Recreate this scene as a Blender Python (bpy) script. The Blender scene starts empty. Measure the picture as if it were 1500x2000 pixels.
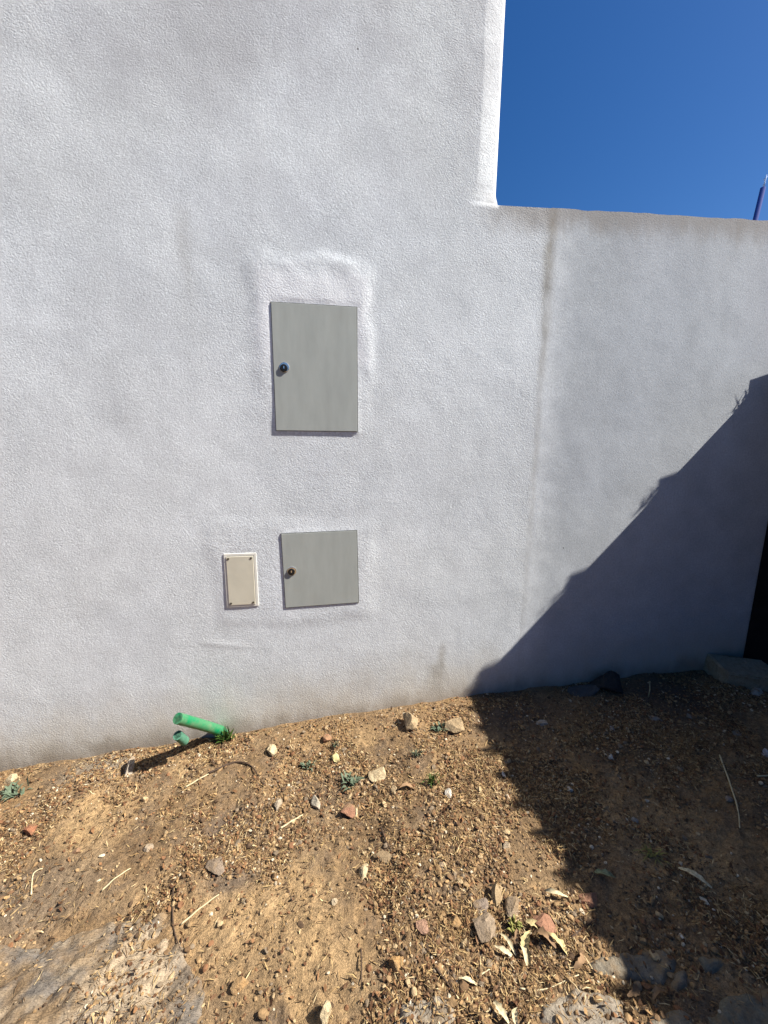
import bpy, bmesh, math, random
import numpy as np
from mathutils import Vector, Matrix

S = bpy.context.scene
COL = S.collection
rad = math.radians

# ------------------------------------------------------------------ camera
F_PX, PITCH, YAW, ROLL = 750.0, rad(9.9), rad(8.7), rad(0.4)
CAM = np.array([0.0, -2.0, 1.5])
Fv = np.array([math.sin(YAW)*math.cos(PITCH), math.cos(YAW)*math.cos(PITCH), -math.sin(PITCH)])
R0 = np.array([math.cos(YAW), -math.sin(YAW), 0.0])
U0 = np.cross(R0, Fv)
Rv = R0*math.cos(ROLL) + U0*math.sin(ROLL)
Uv = -R0*math.sin(ROLL) + U0*math.cos(ROLL)
cam_d = bpy.data.cameras.new('camera')
cam = bpy.data.objects.new('camera', cam_d)
COL.objects.link(cam)
cam.matrix_world = Matrix(((Rv[0], Uv[0], -Fv[0], CAM[0]), (Rv[1], Uv[1], -Fv[1], CAM[1]),
                           (Rv[2], Uv[2], -Fv[2], CAM[2]), (0, 0, 0, 1)))
cam_d.sensor_fit = 'HORIZONTAL'
cam_d.sensor_width = 36.0
cam_d.lens = 36.0*F_PX/1500.0
cam_d.clip_start = 0.05
cam_d.clip_end = 2000
S.camera = cam

# ------------------------------------------------------------------ sky and sun
SUN = np.array([1.0, -0.28, 1.08]); SUN /= np.linalg.norm(SUN)
SUN_EL = math.asin(SUN[2]); SUN_AZ = math.atan2(SUN[0], SUN[1])
world = bpy.data.worlds.new('World')
S.world = world
world.use_nodes = True
wn = world.node_tree
sky = wn.nodes.new('ShaderNodeTexSky')
sky.sky_type = 'NISHITA'
sky.sun_disc = False
sky.sun_elevation = SUN_EL
sky.sun_rotation = SUN_AZ
sky.altitude = 0
sky.air_density = 1.0
sky.dust_density = 0.6
sky.ozone_density = 4.0
bg = wn.nodes['Background']
bg.inputs[1].default_value = 0.05
hsv = wn.nodes.new('ShaderNodeHueSaturation')
hsv.inputs['Saturation'].default_value = 1.32
hsv.inputs['Hue'].default_value = 0.508
hsv.inputs["Value"].default_value = 0.98
wn.links.new(sky.outputs[0], hsv.inputs['Color'])
wn.links.new(hsv.outputs[0], bg.inputs[0])
sun_d = bpy.data.lights.new('sun', 'SUN')
sun_d.energy = 5.0
sun_d.angle = rad(0.5)
sun_d.color = (1.0, 0.965, 0.92)
sun = bpy.data.objects.new('sun', sun_d)
COL.objects.link(sun)
sun.rotation_mode = 'QUATERNION'
sun.rotation_quaternion = Vector(SUN).to_track_quat('Z', 'Y')
sun.location = (6, -2, 8)
S.view_settings.view_transform = 'Standard'
S.view_settings.look = 'None'
S.view_settings.exposure = 1.2
S.view_settings.gamma = 1.0
S.view_settings.use_curve_mapping = False

# ------------------------------------------------------------------ helpers
rng = np.random.default_rng(7)
random.seed(7)

def _hash(ix, iy, seed):
    h = (ix*374761393 + iy*668265263 + seed*1274126177) & 0xffffffff
    h = ((h ^ (h >> 13))*1274126177) & 0xffffffff
    h = h ^ (h >> 16)
    return (h & 0xffffff)/float(0xffffff)

def vnoise(x, y, seed=0):
    """value noise in -1..1"""
    x = np.asarray(x, float); y = np.asarray(y, float)
    ix = np.floor(x).astype(np.int64); iy = np.floor(y).astype(np.int64)
    fx = x-ix; fy = y-iy
    fx = fx*fx*fx*(fx*(fx*6-15)+10); fy = fy*fy*fy*(fy*(fy*6-15)+10)
    a = _hash(ix, iy, seed); b = _hash(ix+1, iy, seed)
    c = _hash(ix, iy+1, seed); d = _hash(ix+1, iy+1, seed)
    return ((a+(b-a)*fx)*(1-fy) + (c+(d-c)*fx)*fy)*2-1

def fbm(x, y, seed=0, octaves=4, gain=0.5):
    v = 0.0; a = 1.0; t = 0.0
    for k in range(octaves):
        v = v + a*vnoise(np.asarray(x)*2**k, np.asarray(y)*2**k, seed+k*17)
        t += a; a *= gain
    return v/t

def sstep(a, b, x):
    t = np.clip((np.asarray(x, float)-a)/(b-a), 0, 1)
    return t*t*(3-2*t)

BASE_X = [-1.69, -1.08, -.47, .47, .82, 1.81, 2.74]
BASE_Z = [-.172, -.128, -.090, -.018, .000, .029, .041]

def ground_z(x, y):
    x = np.asarray(x, float); y = np.asarray(y, float)
    b = np.interp(x, BASE_X, BASE_Z)
    k = sstep(0.02, 0.22, -y)
    far = 1-sstep(4, 9, np.hypot(x, y))
    n = 0.030*fbm(x*2.1, y*2.1, 3, 2) + 0.014*fbm(x*7, y*7, 5, 3) + 0.006*fbm(x*26, y*26, 9, 2)
    heap = 0.018*np.exp(-((x-.35)/.5)**2-((y+.16)/.12)**2)
    heap = heap + 0.020*np.clip(fbm(x*5.5, y*3, 13, 3), -.15, 1)*sstep(-0.10, -0.01, y)
    return b + (n*k + heap + 0.004*fbm(x*15, y*15, 8, 2))*far

def ray(px, py):
    return Fv + Rv*(px-750)/F_PX - Uv*(py-1000)/F_PX

def on_ground(px, py):
    """the point of the ground that stands at this place of the photograph"""
    r = ray(px, py)
    ts = np.linspace(0.6, 4.5, 800)
    P = CAM[None, :] + ts[:, None]*r[None, :]
    d = P[:, 2]-ground_z(P[:, 0], P[:, 1])
    k = np.argmax(d < 0)
    p = P[k]
    if p[1] > -0.015:
        p = CAM + r*((-0.015-CAM[1])/r[1])
    return np.array([p[0], p[1], float(ground_z(p[0], p[1]))])

def px_size(p):
    """metres per photograph pixel at a point"""
    return float((np.asarray(p)-CAM) @ Fv)/F_PX

def link(o, parent=None):
    COL.objects.link(o)
    if parent is not None:
        o.parent = parent
    return o

def tag(o, label=None, cat=None, group=None, kind=None):
    if label: o['label'] = label
    if cat: o['category'] = cat
    if group: o['group'] = group
    if kind: o['kind'] = kind
    return o

def empty(name, loc):
    o = bpy.data.objects.new(name, None)
    o.empty_display_size = 0.05
    o.location = loc
    return link(o)

def np_mesh(name, V, Fc, mat=None, smooth=False):
    V = np.asarray(V, np.float32); Fc = np.asarray(Fc, np.int32)
    me = bpy.data.meshes.new(name)
    n = Fc.shape[1]
    me.vertices.add(len(V)); me.vertices.foreach_set('co', V.ravel())
    me.loops.add(Fc.size); me.loops.foreach_set('vertex_index', Fc.ravel())
    me.polygons.add(len(Fc))
    me.polygons.foreach_set('loop_start', np.arange(0, Fc.size, n, dtype=np.int32))
    me.polygons.foreach_set('loop_total', np.full(len(Fc), n, np.int32))
    me.polygons.foreach_set('use_smooth', np.full(len(Fc), smooth, bool))
    if mat: me.materials.append(mat)
    me.update(calc_edges=True)
    me.validate()
    return me

def np_obj(name, V, Fc, mat=None, parent=None, smooth=False):
    o = bpy.data.objects.new(name, np_mesh(name, V, Fc, mat, smooth))
    return link(o, parent)

def bm_obj(name, bm, mat, parent=None, smooth=False):
    me = bpy.data.meshes.new(name)
    bmesh.ops.recalc_face_normals(bm, faces=bm.faces)
    for f in bm.faces: f.smooth = smooth
    bm.to_mesh(me); bm.free()
    me.materials.append(mat)
    return link(bpy.data.objects.new(name, me), parent)

def grid_faces(nx, ny):
    i = np.arange(nx-1)[:, None]; j = np.arange(ny-1)[None, :]
    a = i*ny+j
    return np.stack([a, a+ny, a+ny+1, a+1], -1).reshape(-1, 4)

def add_box(bm, x0, x1, y0, y1, z0, z1, bevel=0.0):
    r = bmesh.ops.create_cube(bm, size=1.0)
    vs = r['verts']
    for v in vs:
        v.co = Vector(((x0+x1)/2+v.co.x*(x1-x0), (y0+y1)/2+v.co.y*(y1-y0), (z0+z1)/2+v.co.z*(z1-z0)))
    if bevel:
        es = list({e for v in vs for e in v.link_edges})
        bmesh.ops.bevel(bm, geom=es, offset=bevel, segments=2, affect='EDGES', profile=0.5)

def add_tube(bm, pts, radii, seg=12, cap=True, close_ring=False):
    pts = [Vector(p) for p in pts]
    rings = []
    up = Vector((0.13, 0.2, 1)).normalized()
    for i, p in enumerate(pts):
        a = pts[max(i-1, 0)]; b = pts[min(i+1, len(pts)-1)]
        t = (b-a).normalized()
        u = t.cross(up)
        if u.length < 1e-3: u = t.cross(Vector((1, 0, 0)))
        u.normalize(); w = t.cross(u).normalized()
        r = radii[i] if hasattr(radii, '__len__') else radii
        rings.append([bm.verts.new(p+(u*math.cos(2*math.pi*k/seg)+w*math.sin(2*math.pi*k/seg))*r) for k in range(seg)])
    for a, b in zip(rings, rings[1:]):
        for k in range(seg):
            bm.faces.new((a[k], a[(k+1) % seg], b[(k+1) % seg], b[k]))
    if cap:
        bm.faces.new(rings[0][::-1]); bm.faces.new(rings[-1])
    return rings

# ------------------------------------------------------------------ materials
class NT:
    def __init__(self, name):
        self.m = bpy.data.materials.new(name)
        self.m.use_nodes = True
        self.t = self.m.node_tree
        self.b = self.t.nodes['Principled BSDF']
        self.b.inputs['Specular IOR Level'].default_value = 0.25
    def n(self, typ, **kw):
        n = self.t.nodes.new(typ)
        for k, v in kw.items(): setattr(n, k, v)
        return n
    def l(self, a, b): self.t.links.new(a, b)
    def pos(self, scale=(1, 1, 1), rot=(0, 0, 0), loc=(0, 0, 0)):
        g = self.n('ShaderNodeNewGeometry')
        m = self.n('ShaderNodeMapping')
        m.inputs['Scale'].default_value = scale; m.inputs['Rotation'].default_value = rot
        m.inputs['Location'].default_value = loc
        self.l(g.outputs['Position'], m.inputs['Vector'])
        return m.outputs[0]
    def noise(self, vec, scale, detail=4, rough=0.55, dist=0.0):
        n = self.n('ShaderNodeTexNoise')
        n.inputs['Scale'].default_value = scale; n.inputs['Detail'].default_value = detail
        n.inputs['Roughness'].default_value = rough; n.inputs['Distortion'].default_value = dist
        self.l(vec, n.inputs['Vector'])
        return n.outputs['Fac']
    def ramp(self, fac, stops, interp='LINEAR'):
        r = self.n('ShaderNodeValToRGB')
        e = r.color_ramp; e.interpolation = interp
        while len(e.elements) < len(stops): e.elements.new(0.5)
        for el, (p, c) in zip(e.elements, stops):
            el.position = p
            el.color = (c, c, c, 1) if not hasattr(c, '__len__') else (*c, 1)
        self.l(fac, r.inputs[0])
        return r.outputs[0]
    def math(self, op, a, b=None, c=None, clamp=False):
        m = self.n('ShaderNodeMath', operation=op, use_clamp=clamp)
        for i, v in enumerate((a, b, c)):
            if v is None: continue
            if isinstance(v, (int, float)): m.inputs[i].default_value = v
            else: self.l(v, m.inputs[i])
        return m.outputs[0]
    def mix(self, fac, a, b, blend='MIX'):
        m = self.n('ShaderNodeMix', data_type='RGBA', blend_type=blend)
        for i, v in ((0, fac), (6, a), (7, b)):
            if isinstance(v, (int, float)): m.inputs[i].default_value = v if i == 0 else (v, v, v, 1)
            elif hasattr(v, '__len__'): m.inputs[i].default_value = (*v, 1)
            else: self.l(v, m.inputs[i])
        return m.outputs[2]
    def bump(self, height, dist, strength=1.0, prev=None):
        b = self.n('ShaderNodeBump')
        b.inputs['Distance'].default_value = dist; b.inputs['Strength'].default_value = strength
        self.l(height, b.inputs['Height'])
        if prev is not None: self.l(prev, b.inputs['Normal'])
        return b.outputs[0]
    def out(self, col=None, rough=None, normal=None):
        for k, v in (('Base Color', col), ('Roughness', rough), ('Normal', normal)):
            if v is None: continue
            if k != 'Normal' and not hasattr(v, 'is_linked'):
                self.b.inputs[k].default_value = (*v, 1) if hasattr(v, '__len__') else v
            else: self.l(v, self.b.inputs[k])
        return self.m

def smooth_range(T, v, a, b):
    m = T.n('ShaderNodeMapRange', interpolation_type='SMOOTHSTEP')
    m.inputs['From Min'].default_value = a; m.inputs['From Max'].default_value = b
    T.l(v, m.inputs['Value'])
    return m.outputs['Result']

HOUSE_C = (0.735, 0.752, 0.738); XJ = 1.137
def wall_material(name, base, garden):
    """lime-washed cement render: rough sprayed grain, mottling, rain streaks, splash dirt along the foot"""
    T = NT(name)
    P = T.pos()
    sep = T.n('ShaderNodeSeparateXYZ'); T.l(P, sep.inputs[0])
    X, Y, Z = sep.outputs
    mott = T.ramp(T.noise(P, 1.3 if not garden else 2.4, 6, 0.65), [(0.3, 0.86), (0.7, 1.06)])
    mott2 = T.ramp(T.noise(P, 7.0, 4, 0.65), [(0.25, 0.90), (0.75, 1.07)])
    grain = T.ramp(T.noise(P, 95.0, 3, 0.6), [(0.25, 0.79), (0.7, 1.09)])
    if garden:   # the two renders run into each other at the joint
        base = T.mix(smooth_range(T, T.math('ADD', X, T.math('MULTIPLY_ADD', T.noise(P, 5.0, 4, 0.6), 0.2, -0.1)), XJ-0.02, XJ+0.22), HOUSE_C, base)
    col = T.mix(1.0, base, mott, 'MULTIPLY')
    col = T.mix(1.0, col, mott2, 'MULTIPLY')
    col = T.mix(1.0, col, grain, 'MULTIPLY')
    # faint bluish and yellowish drifts of the limewash
    tint = T.noise(T.pos(loc=(3, 0, 9)), 0.9, 3, 0.5)
    col = T.mix(T.ramp(tint, [(0.45, 0.0), (0.75, 0.35)]), col, T.mix(1.0, col, (0.95, 0.98, 1.06), 'MULTIPLY'))
    # height above the sloping ground
    h = T.math('SUBTRACT', Z, T.math('MULTIPLY_ADD', X, 0.052, -0.06))
    ragged = T.math('MULTIPLY_ADD', T.noise(T.pos(scale=(1, 1, 0.6)), 6.0, 5, 0.65), 0.34, -0.17)
    hh = T.math('ADD', h, ragged)
    splash = T.math('SUBTRACT', 1.0, smooth_range(T, hh, 0.0, 0.42))
    col = T.mix(T.math('MULTIPLY', splash, 0.62), col, (0.50, 0.43, 0.31))
    low = T.math('SUBTRACT', 1.0, smooth_range(T, T.math('ADD', h, T.math('MULTIPLY', ragged, 0.8)), -0.04, 0.13))
    col = T.mix(T.math('MULTIPLY', low, 0.85), col, (0.27, 0.225, 0.165))
    # rain streaks: (x, width, z top, z bottom, strength)
    streaks = [(-0.60, 0.06, 2.50, 2.0, 0.22)]
    joint = [(XJ+.012, 0.060, 2.80, 1.70, 0.72), (XJ+.012, 0.034, 2.4, -0.6, 0.30)]
    if not garden:
        streaks += joint+[(0.655, 0.045, 0.33, 0.10, 0.55), (0.63, 0.12, 0.2, 0.0, 0.4)]
    else:
        streaks = joint+[(2.25, 0.06, 2.8, 2.5, 0.4), (1.9, 0.04, 2.75, 2.55, 0.3), (1.5, 0.05, 2.75, 2.5, 0.2)]
    wob = T.math('MULTIPLY_ADD', T.noise(T.pos(scale=(1, 1, 0.35)), 9.0, 4, 0.6), 0.06, -0.03)
    Xw = T.math('ADD', X, wob)
    for sx, w, zt, zb, st in streaks:
        d = T.math('ABSOLUTE', T.math('SUBTRACT', Xw, sx))
        m = T.math('SUBTRACT', 1.0, smooth_range(T, d, 0.0, w))
        m = T.math('MULTIPLY', m, smooth_range(T, Z, zb, zb+(zt-zb)*0.8))
        m = T.math('MULTIPLY', m, T.math('SUBTRACT', 1.0, smooth_range(T, Z, zt, zt+0.05)))
        m = T.math('MULTIPLY', m, T.ramp(T.noise(T.pos(scale=(1, 1, 0.5)), 14.0, 4, 0.65), [(0.34, 0.35), (0.6, 1.0)]))
        col = T.mix(T.math('MULTIPLY', m, st), col, (0.235, 0.20, 0.14))
    # grime under the top edge of the low wall
    ztop = T.math('MULTIPLY_ADD', X, 0.0416, 2.657-0.0416*0.84)
    td = T.math('SUBTRACT', ztop, Z)
    tr = T.math('MULTIPLY_ADD', T.noise(T.pos(scale=(1, 1, 0.3)), 11.0, 5, 0.7), 0.22, -0.11)
    g = T.math('SUBTRACT', 1.0, smooth_range(T, T.math('ADD', td, tr), 0.02, 0.15))
    g = T.math('MULTIPLY', g, T.math('GREATER_THAN', td, -0.06))
    g = T.math('MULTIPLY', g, smooth_range(T, X, 0.68, 0.95))
    col = T.mix(T.math('MULTIPLY', g, 0.62), col, (0.27, 0.235, 0.195))
    # grey mottling, stronger high on the wall
    grey_mottle = T.math('MULTIPLY', smooth_range(T, Z, 2.1, 3.4), T.ramp(T.noise(T.pos(loc=(1, 2, 3)), 2.2, 5, 0.6), [(0.35, 0.0), (0.65, 1.0)]))
    col = T.mix(T.math('MULTIPLY', grey_mottle, 0.55), col, (0.36, 0.35, 0.355))
    if not garden:   # fresher trowelled plaster over the big cabinet
        qx = T.math('SUBTRACT', T.math('ABSOLUTE', T.math('ADD', X, 0.035)), 0.25)
        qz = T.math('SUBTRACT', T.math('ABSOLUTE', T.math('SUBTRACT', Z, 2.10)), 0.20)
        q = T.math('ADD', T.math('MAXIMUM', qx, qz), T.math('MULTIPLY_ADD', T.noise(P, 8.0, 4, 0.6), 0.16, -0.08))
        q = T.math('SUBTRACT', 1.0, smooth_range(T, q, -0.03, 0.05))
        col = T.mix(T.math('MULTIPLY', q, 0.75), col, (0.83, 0.83, 0.82))
    # pin holes and fly specks
    vor = T.n('ShaderNodeTexVoronoi', feature='F1'); vor.inputs['Scale'].default_value = 5.0
    T.l(P, vor.inputs['Vector'])
    speck = T.math('LESS_THAN', vor.outputs['Distance'], 0.022)
    vc = T.n('ShaderNodeSeparateColor'); T.l(vor.outputs['Color'], vc.inputs[0])
    speck = T.math('MULTIPLY', speck, T.math('GREATER_THAN', vc.outputs[0], 0.72))
    col = T.mix(T.math('MULTIPLY', speck, 0.8), col, (0.08, 0.07, 0.06))
    # relief
    k = 0.45 if garden else 1.0
    b1 = T.bump(T.noise(T.pos(rot=(0, 0.5, 0), scale=(1, 1, 1.25)), 30.0, 3, 0.55, 0.3), 0.0008*k)
    b2 = T.bump(T.noise(T.pos(rot=(0, 0.5, 0), scale=(1, 1, 1.3)), 118.0, 5, 0.65), 0.0027*k, 1.0, b1)
    bl = T.b
    T.l(b2, bl.inputs['Normal'])
    return T.out(col, 0.92)

M_HOUSE = wall_material('house_render', (0.735, 0.752, 0.738), False)
M_GARDEN = wall_material('garden_wall_render', (0.515, 0.535, 0.535), True)

def ground_material():
    T = NT('dry_soil')
    P = T.pos()
    big = T.noise(P, 2.3, 5, 0.6)
    mid = T.noise(P, 9.0, 5, 0.65, 0.3)
    fine = T.noise(P, 70.0, 4, 0.7)
    vfine = T.noise(P, 260.0, 3, 0.7)
    col = T.ramp(big, [(0.30, (0.10, 0.062, 0.031)), (0.48, (0.205, 0.128, 0.060)), (0.62, (0.28, 0.170, 0.074))])
    col = T.mix(T.ramp(mid, [(0.40, 0.0), (0.70, 0.65)]), col, (0.10, 0.078, 0.058))
    col = T.mix(T.ramp(T.noise(T.pos(loc=(7, 3, 1)), 5.0, 4, 0.6), [(0.52, 0.0), (0.68, 0.6)]), col, (0.32, 0.215, 0.110))
    # bare ochre patches
    sep = T.n('ShaderNodeSeparateXYZ'); T.l(P, sep.inputs[0])
    for cx, cy, r, s in BARE:
        dx = T.math('SUBTRACT', sep.outputs[0], cx); dy = T.math('SUBTRACT', sep.outputs[1], cy)
        d = T.math('SQRT', T.math('ADD', T.math('MULTIPLY', dx, dx), T.math('MULTIPLY', dy, dy)))
        d = T.math('ADD', d, T.math('MULTIPLY_ADD', mid, 0.30, -0.15))
        m = T.math('SUBTRACT', 1.0, smooth_range(T, d, r*0.4, r*1.1))
        col = T.mix(T.math('MULTIPLY', m, s*0.8), col, (0.36, 0.235, 0.112))
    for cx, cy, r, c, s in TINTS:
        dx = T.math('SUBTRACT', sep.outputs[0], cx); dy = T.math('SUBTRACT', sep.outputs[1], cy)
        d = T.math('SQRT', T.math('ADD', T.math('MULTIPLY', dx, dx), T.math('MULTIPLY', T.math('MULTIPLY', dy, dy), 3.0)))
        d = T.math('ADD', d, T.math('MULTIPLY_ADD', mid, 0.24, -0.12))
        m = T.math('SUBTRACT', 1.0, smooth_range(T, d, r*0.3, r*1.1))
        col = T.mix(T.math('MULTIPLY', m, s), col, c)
    # fine and very fine grain over the soil colour
    col = T.mix(1.0, col, T.ramp(fine, [(0.28, 0.55), (0.5, 0.98), (0.72, 1.5)]), 'MULTIPLY')
    col = T.mix(1.0, col, T.ramp(vfine, [(0.3, 0.6), (0.7, 1.45)]), 'MULTIPLY')
    b = T.bump(mid, 0.012)
    b = T.bump(fine, 0.009, 1.0, b)
    b = T.bump(vfine, 0.004, 1.0, b)
    T.l(b, T.b.inputs['Normal'])
    return T.out(col, 0.95)

BARE = []
for (bx, by, r, s) in [(185, 1600, 0.20, 0.85), (565, 1790, 0.24, 0.9), (350, 1490, 0.10, 0.8), (640, 1900, 0.16, 0.7), (1335, 1640, 0.26, 0.7),
                       (430, 1790, 0.14, 0.7), (720, 1440, 0.10, 0.6), (560, 1500, 0.07, 0.6)]:
    p_ = on_ground(bx, by)
    BARE.append((float(p_[0]), float(p_[1]), r, s))
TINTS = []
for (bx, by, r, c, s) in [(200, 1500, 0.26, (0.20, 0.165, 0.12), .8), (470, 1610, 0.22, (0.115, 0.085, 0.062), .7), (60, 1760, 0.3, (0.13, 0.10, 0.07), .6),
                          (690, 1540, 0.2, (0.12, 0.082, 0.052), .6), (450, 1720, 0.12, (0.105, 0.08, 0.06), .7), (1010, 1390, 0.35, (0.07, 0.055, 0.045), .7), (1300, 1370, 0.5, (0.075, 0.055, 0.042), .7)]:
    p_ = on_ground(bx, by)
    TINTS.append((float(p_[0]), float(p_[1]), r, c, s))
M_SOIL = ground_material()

def island_ramp(name, stops, rough=0.85, bump=True, scale=60, spread=(0.75, 1.2)):
    T = NT(name)
    g = T.n('ShaderNodeNewGeometry')
    col = T.ramp(g.outputs['Random Per Island'], stops, 'CONSTANT')
    nz = T.noise(T.pos(), scale, 4, 0.65)
    col = T.mix(1.0, col, T.ramp(nz, [(0.3, spread[0]), (0.7, spread[1])]), 'MULTIPLY')
    if bump: T.l(T.bump(nz, 0.004), T.b.inputs['Normal'])
    return T.out(col, rough)

M_GRAVEL = island_ramp('gravel_mix', [(0.0, (0.16, 0.095, 0.045)), (0.22, (0.26, 0.162, 0.074)), (0.42, (0.085, 0.052, 0.028)), (0.57, (0.31, 0.20, 0.095)),
                                      (0.69, (0.19, 0.092, 0.042)), (0.79, (0.19, 0.14, 0.088)), (0.89, (0.40, 0.285, 0.15)), (0.968, (0.54, 0.45, 0.31))], spread=(0.65, 1.25))
M_LITTER = island_ramp('dry_litter', [(0.0, (0.09, 0.05, 0.022)), (0.34, (0.26, 0.16, 0.065)), (0.54, (0.155, 0.088, 0.036)), (0.74, (0.40, 0.275, 0.12)),
                                      (0.92, (0.54, 0.41, 0.215))], bump=False)
M_SCRAP = island_ramp('leaf_scraps', [(0.0, (0.10, 0.046, 0.02)), (0.34, (0.20, 0.10, 0.042)), (0.62, (0.14, 0.075, 0.036)), (0.84, (0.33, 0.20, 0.088))], bump=False)

_rock_mats = {}
def rock_mat(c, dust=0.75):
    key = tuple(round(v, 3) for v in c)
    if key not in _rock_mats:
        T = NT('stone')
        nz = T.noise(T.pos(), 38, 6, 0.7); n2 = T.noise(T.pos(loc=(2, 5, 1)), 150, 4, 0.7)
        col = T.mix(1.0, c, T.ramp(nz, [(0.28, 0.62), (0.5, 1.0), (0.75, 1.22)]), 'MULTIPLY')
        col = T.mix(1.0, col, T.ramp(n2, [(0.3, 0.78), (0.7, 1.18)]), 'MULTIPLY')
        col = T.mix(T.ramp(T.noise(T.pos(loc=(9, 1, 4)), 22, 4, 0.7), [(0.46, 0.0), (0.66, dust)]), col, (0.235, 0.158, 0.082))
        b = T.bump(nz, 0.010); b = T.bump(n2, 0.003, 1.0, b)
        T.l(b, T.b.inputs['Normal'])
        _rock_mats[key] = T.out(col, 0.9)
    return _rock_mats[key]

def plain(name, c, rough=0.5, spec=0.4, metal=0.0, var=0.06, scale=14):
    T = NT(name)
    nz = T.noise(T.pos(), scale, 5, 0.6)
    col = T.mix(1.0, c, T.ramp(nz, [(0.3, 1-var), (0.7, 1+var)]), 'MULTIPLY')
    T.b.inputs['Specular IOR Level'].default_value = spec
    T.b.inputs['Metallic'].default_value = metal
    return T.out(col, rough)

def door_material():
    T = NT('grey_green_door_paint')
    nz = T.noise(T.pos(scale=(3, 1, 0.7)), 6, 5, 0.6)
    n2 = T.noise(T.pos(), 130, 3, 0.6)
    col = T.mix(1.0, (0.375, 0.390, 0.350), T.ramp(nz, [(0.3, 0.90), (0.7, 1.06)]), 'MULTIPLY')
    col = T.mix(T.ramp(T.noise(T.pos(loc=(4, 4, 4)), 3, 5, 0.7), [(0.5, 0), (0.75, 0.25)]), col, (0.33, 0.30, 0.23))
    T.l(T.bump(n2, 0.0002), T.b.inputs['Normal'])
    return T.out(col, 0.55)

M_DOOR = door_material()
M_DOORFRAME = plain('cabinet_rim', (0.15, 0.153, 0.14), 0.7)
M_COVER = plain('beige_cover', (0.60, 0.555, 0.43), 0.55)
M_COVERRIM = plain('cream_rim', (0.74, 0.71, 0.62), 0.55)
M_BLACK = plain('black_plastic', (0.012, 0.012, 0.012), 0.4)
M_CHROME = plain('bright_metal', (0.75, 0.75, 0.73), 0.25, metal=1.0)
M_SCREW = plain('screw_metal', (0.10, 0.085, 0.06), 0.5, metal=0.3)
M_SHED = plain('black_stained_wall', (0.010, 0.010, 0.011), 0.9, 0.1, var=0.3)
M_TILE = plain('clay_tile', (0.30, 0.13, 0.075), 0.85, 0.2, var=0.3, scale=9)
M_POLE = plain('blue_paint', (0.004, 0.022, 0.14), 0.8, 0.1)
M_PALE = plain('pale_plastic', (0.22, 0.32, 0.5), 0.7, 0.1)
M_CONCRETE = rock_mat((0.33, 0.275, 0.19), 0.4)
def pipe_material():
    T = NT('green_conduit')
    nz = T.noise(T.pos(), 22, 5, 0.7)
    col = T.mix(T.ramp(nz, [(0.40, 0.0), (0.72, 0.55)]), (0.005, 0.19, 0.07), (0.21, 0.22, 0.14))
    T.b.inputs['Specular IOR Level'].default_value = 0.5
    return T.out(col, 0.42)
M_PIPE = pipe_material()
M_BORE_SHADE = plain('conduit_bore_shade', (0.004, 0.024, 0.012), 0.95, 0.05)  # near-black green paints the shade inside the open pipe ends
M_RING = plain('pale_green_pipe', (0.075, 0.19, 0.12), 0.7, 0.2, var=0.3, scale=40)

# ------------------------------------------------------------------ the ground
def spread_axis(a, b, step, far, ratio=1.35):
    mid = list(np.arange(a, b+1e-6, step))
    out = []; d = step; v = b
    while v < far:
        d *= ratio; v += d; out.append(v)
    pre = []; d = step; v = a
    while v > -far:
        d *= ratio; v -= d; pre.append(v)
    return np.array(pre[::-1]+mid+out)

gx = spread_axis(-2.0, 2.95, 0.009, 400)
gy = spread_axis(-2.0, 0.06, 0.009, 400)
GX, GY = np.meshgrid(gx, gy, indexing='ij')
GZ = ground_z(GX, GY)
clod = np.clip(fbm(GX*42, GY*42, 71, 2), 0, 1)*0.010*(1-sstep(3, 5, np.hypot(GX, GY)))
GZ = GZ + clod*sstep(0.0, 0.1, -GY)
ground = np_obj('ground', np.stack([GX, GY, GZ], -1).reshape(-1, 3), grid_faces(len(gx), len(gy)), M_SOIL, None, True)
tag(ground, kind='structure')

# ------------------------------------------------------------------ the house wall and the garden wall
XC, XJ, ZT, SLOPE = 0.862, 1.137, 2.658, 0.0416

def wall_relief(x, z):
    """y offset of the render: negative comes towards the camera"""
    y = -0.0026*fbm(x*1.7, z*1.7, 21, 3) - 0.0009*fbm(x*7+z*2, z*6, 31, 3) - 0.0003*fbm(x*26, z*24, 41, 2)
    # plaster built up round the upper meter cabinet
    qx = np.abs(x+0.035)-0.17; qz = np.abs(z-1.80)-0.46
    d = np.hypot(np.maximum(qx, 0), np.maximum(qz, 0)) + np.minimum(np.maximum(qx, qz), 0) - 0.10
    d = d + 0.030*fbm(x*6, z*6, 51, 3)
    k = sstep(1.30, 1.95, z)
    w_ = 0.034+0.04*(1-sstep(-0.30, -0.18, x))
    y = y - (0.0050+0.0022*fbm(x*9, z*9, 53, 2))*(1-sstep(-0.03, w_, d))*k
    # thinner patch round the lower doors
    qx = np.abs(x+0.16)-0.36; qz = np.abs(z-0.83)-0.22
    d = np.hypot(np.maximum(qx, 0), np.maximum(qz, 0)) + np.minimum(np.maximum(qx, qz), 0) - 0.05
    y = y - 0.003*(1-sstep(-0.03, 0.05, d + 0.03*fbm(x*5, z*5, 61, 2)))
    # trowel ridge
    rr = (z-(0.44+0.03*np.sin(x*6)))/0.012
    y = y - 0.0018*np.exp(-rr*rr)*sstep(-0.72, -0.62, x)*(1-sstep(-0.5, -0.35, x))
    # keep flat right under the cabinet doors
    return y

def flat_under_doors(x, z, y):
    for x0, x1, z0, z1, yy in DOOR_RECTS:
        m = (1-sstep(0.0, 0.02, np.maximum(np.maximum(x0-x, x-x1), np.maximum(z0-z, z-z1))))
        y = y*(1-m)+yy*m
    return y

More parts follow.
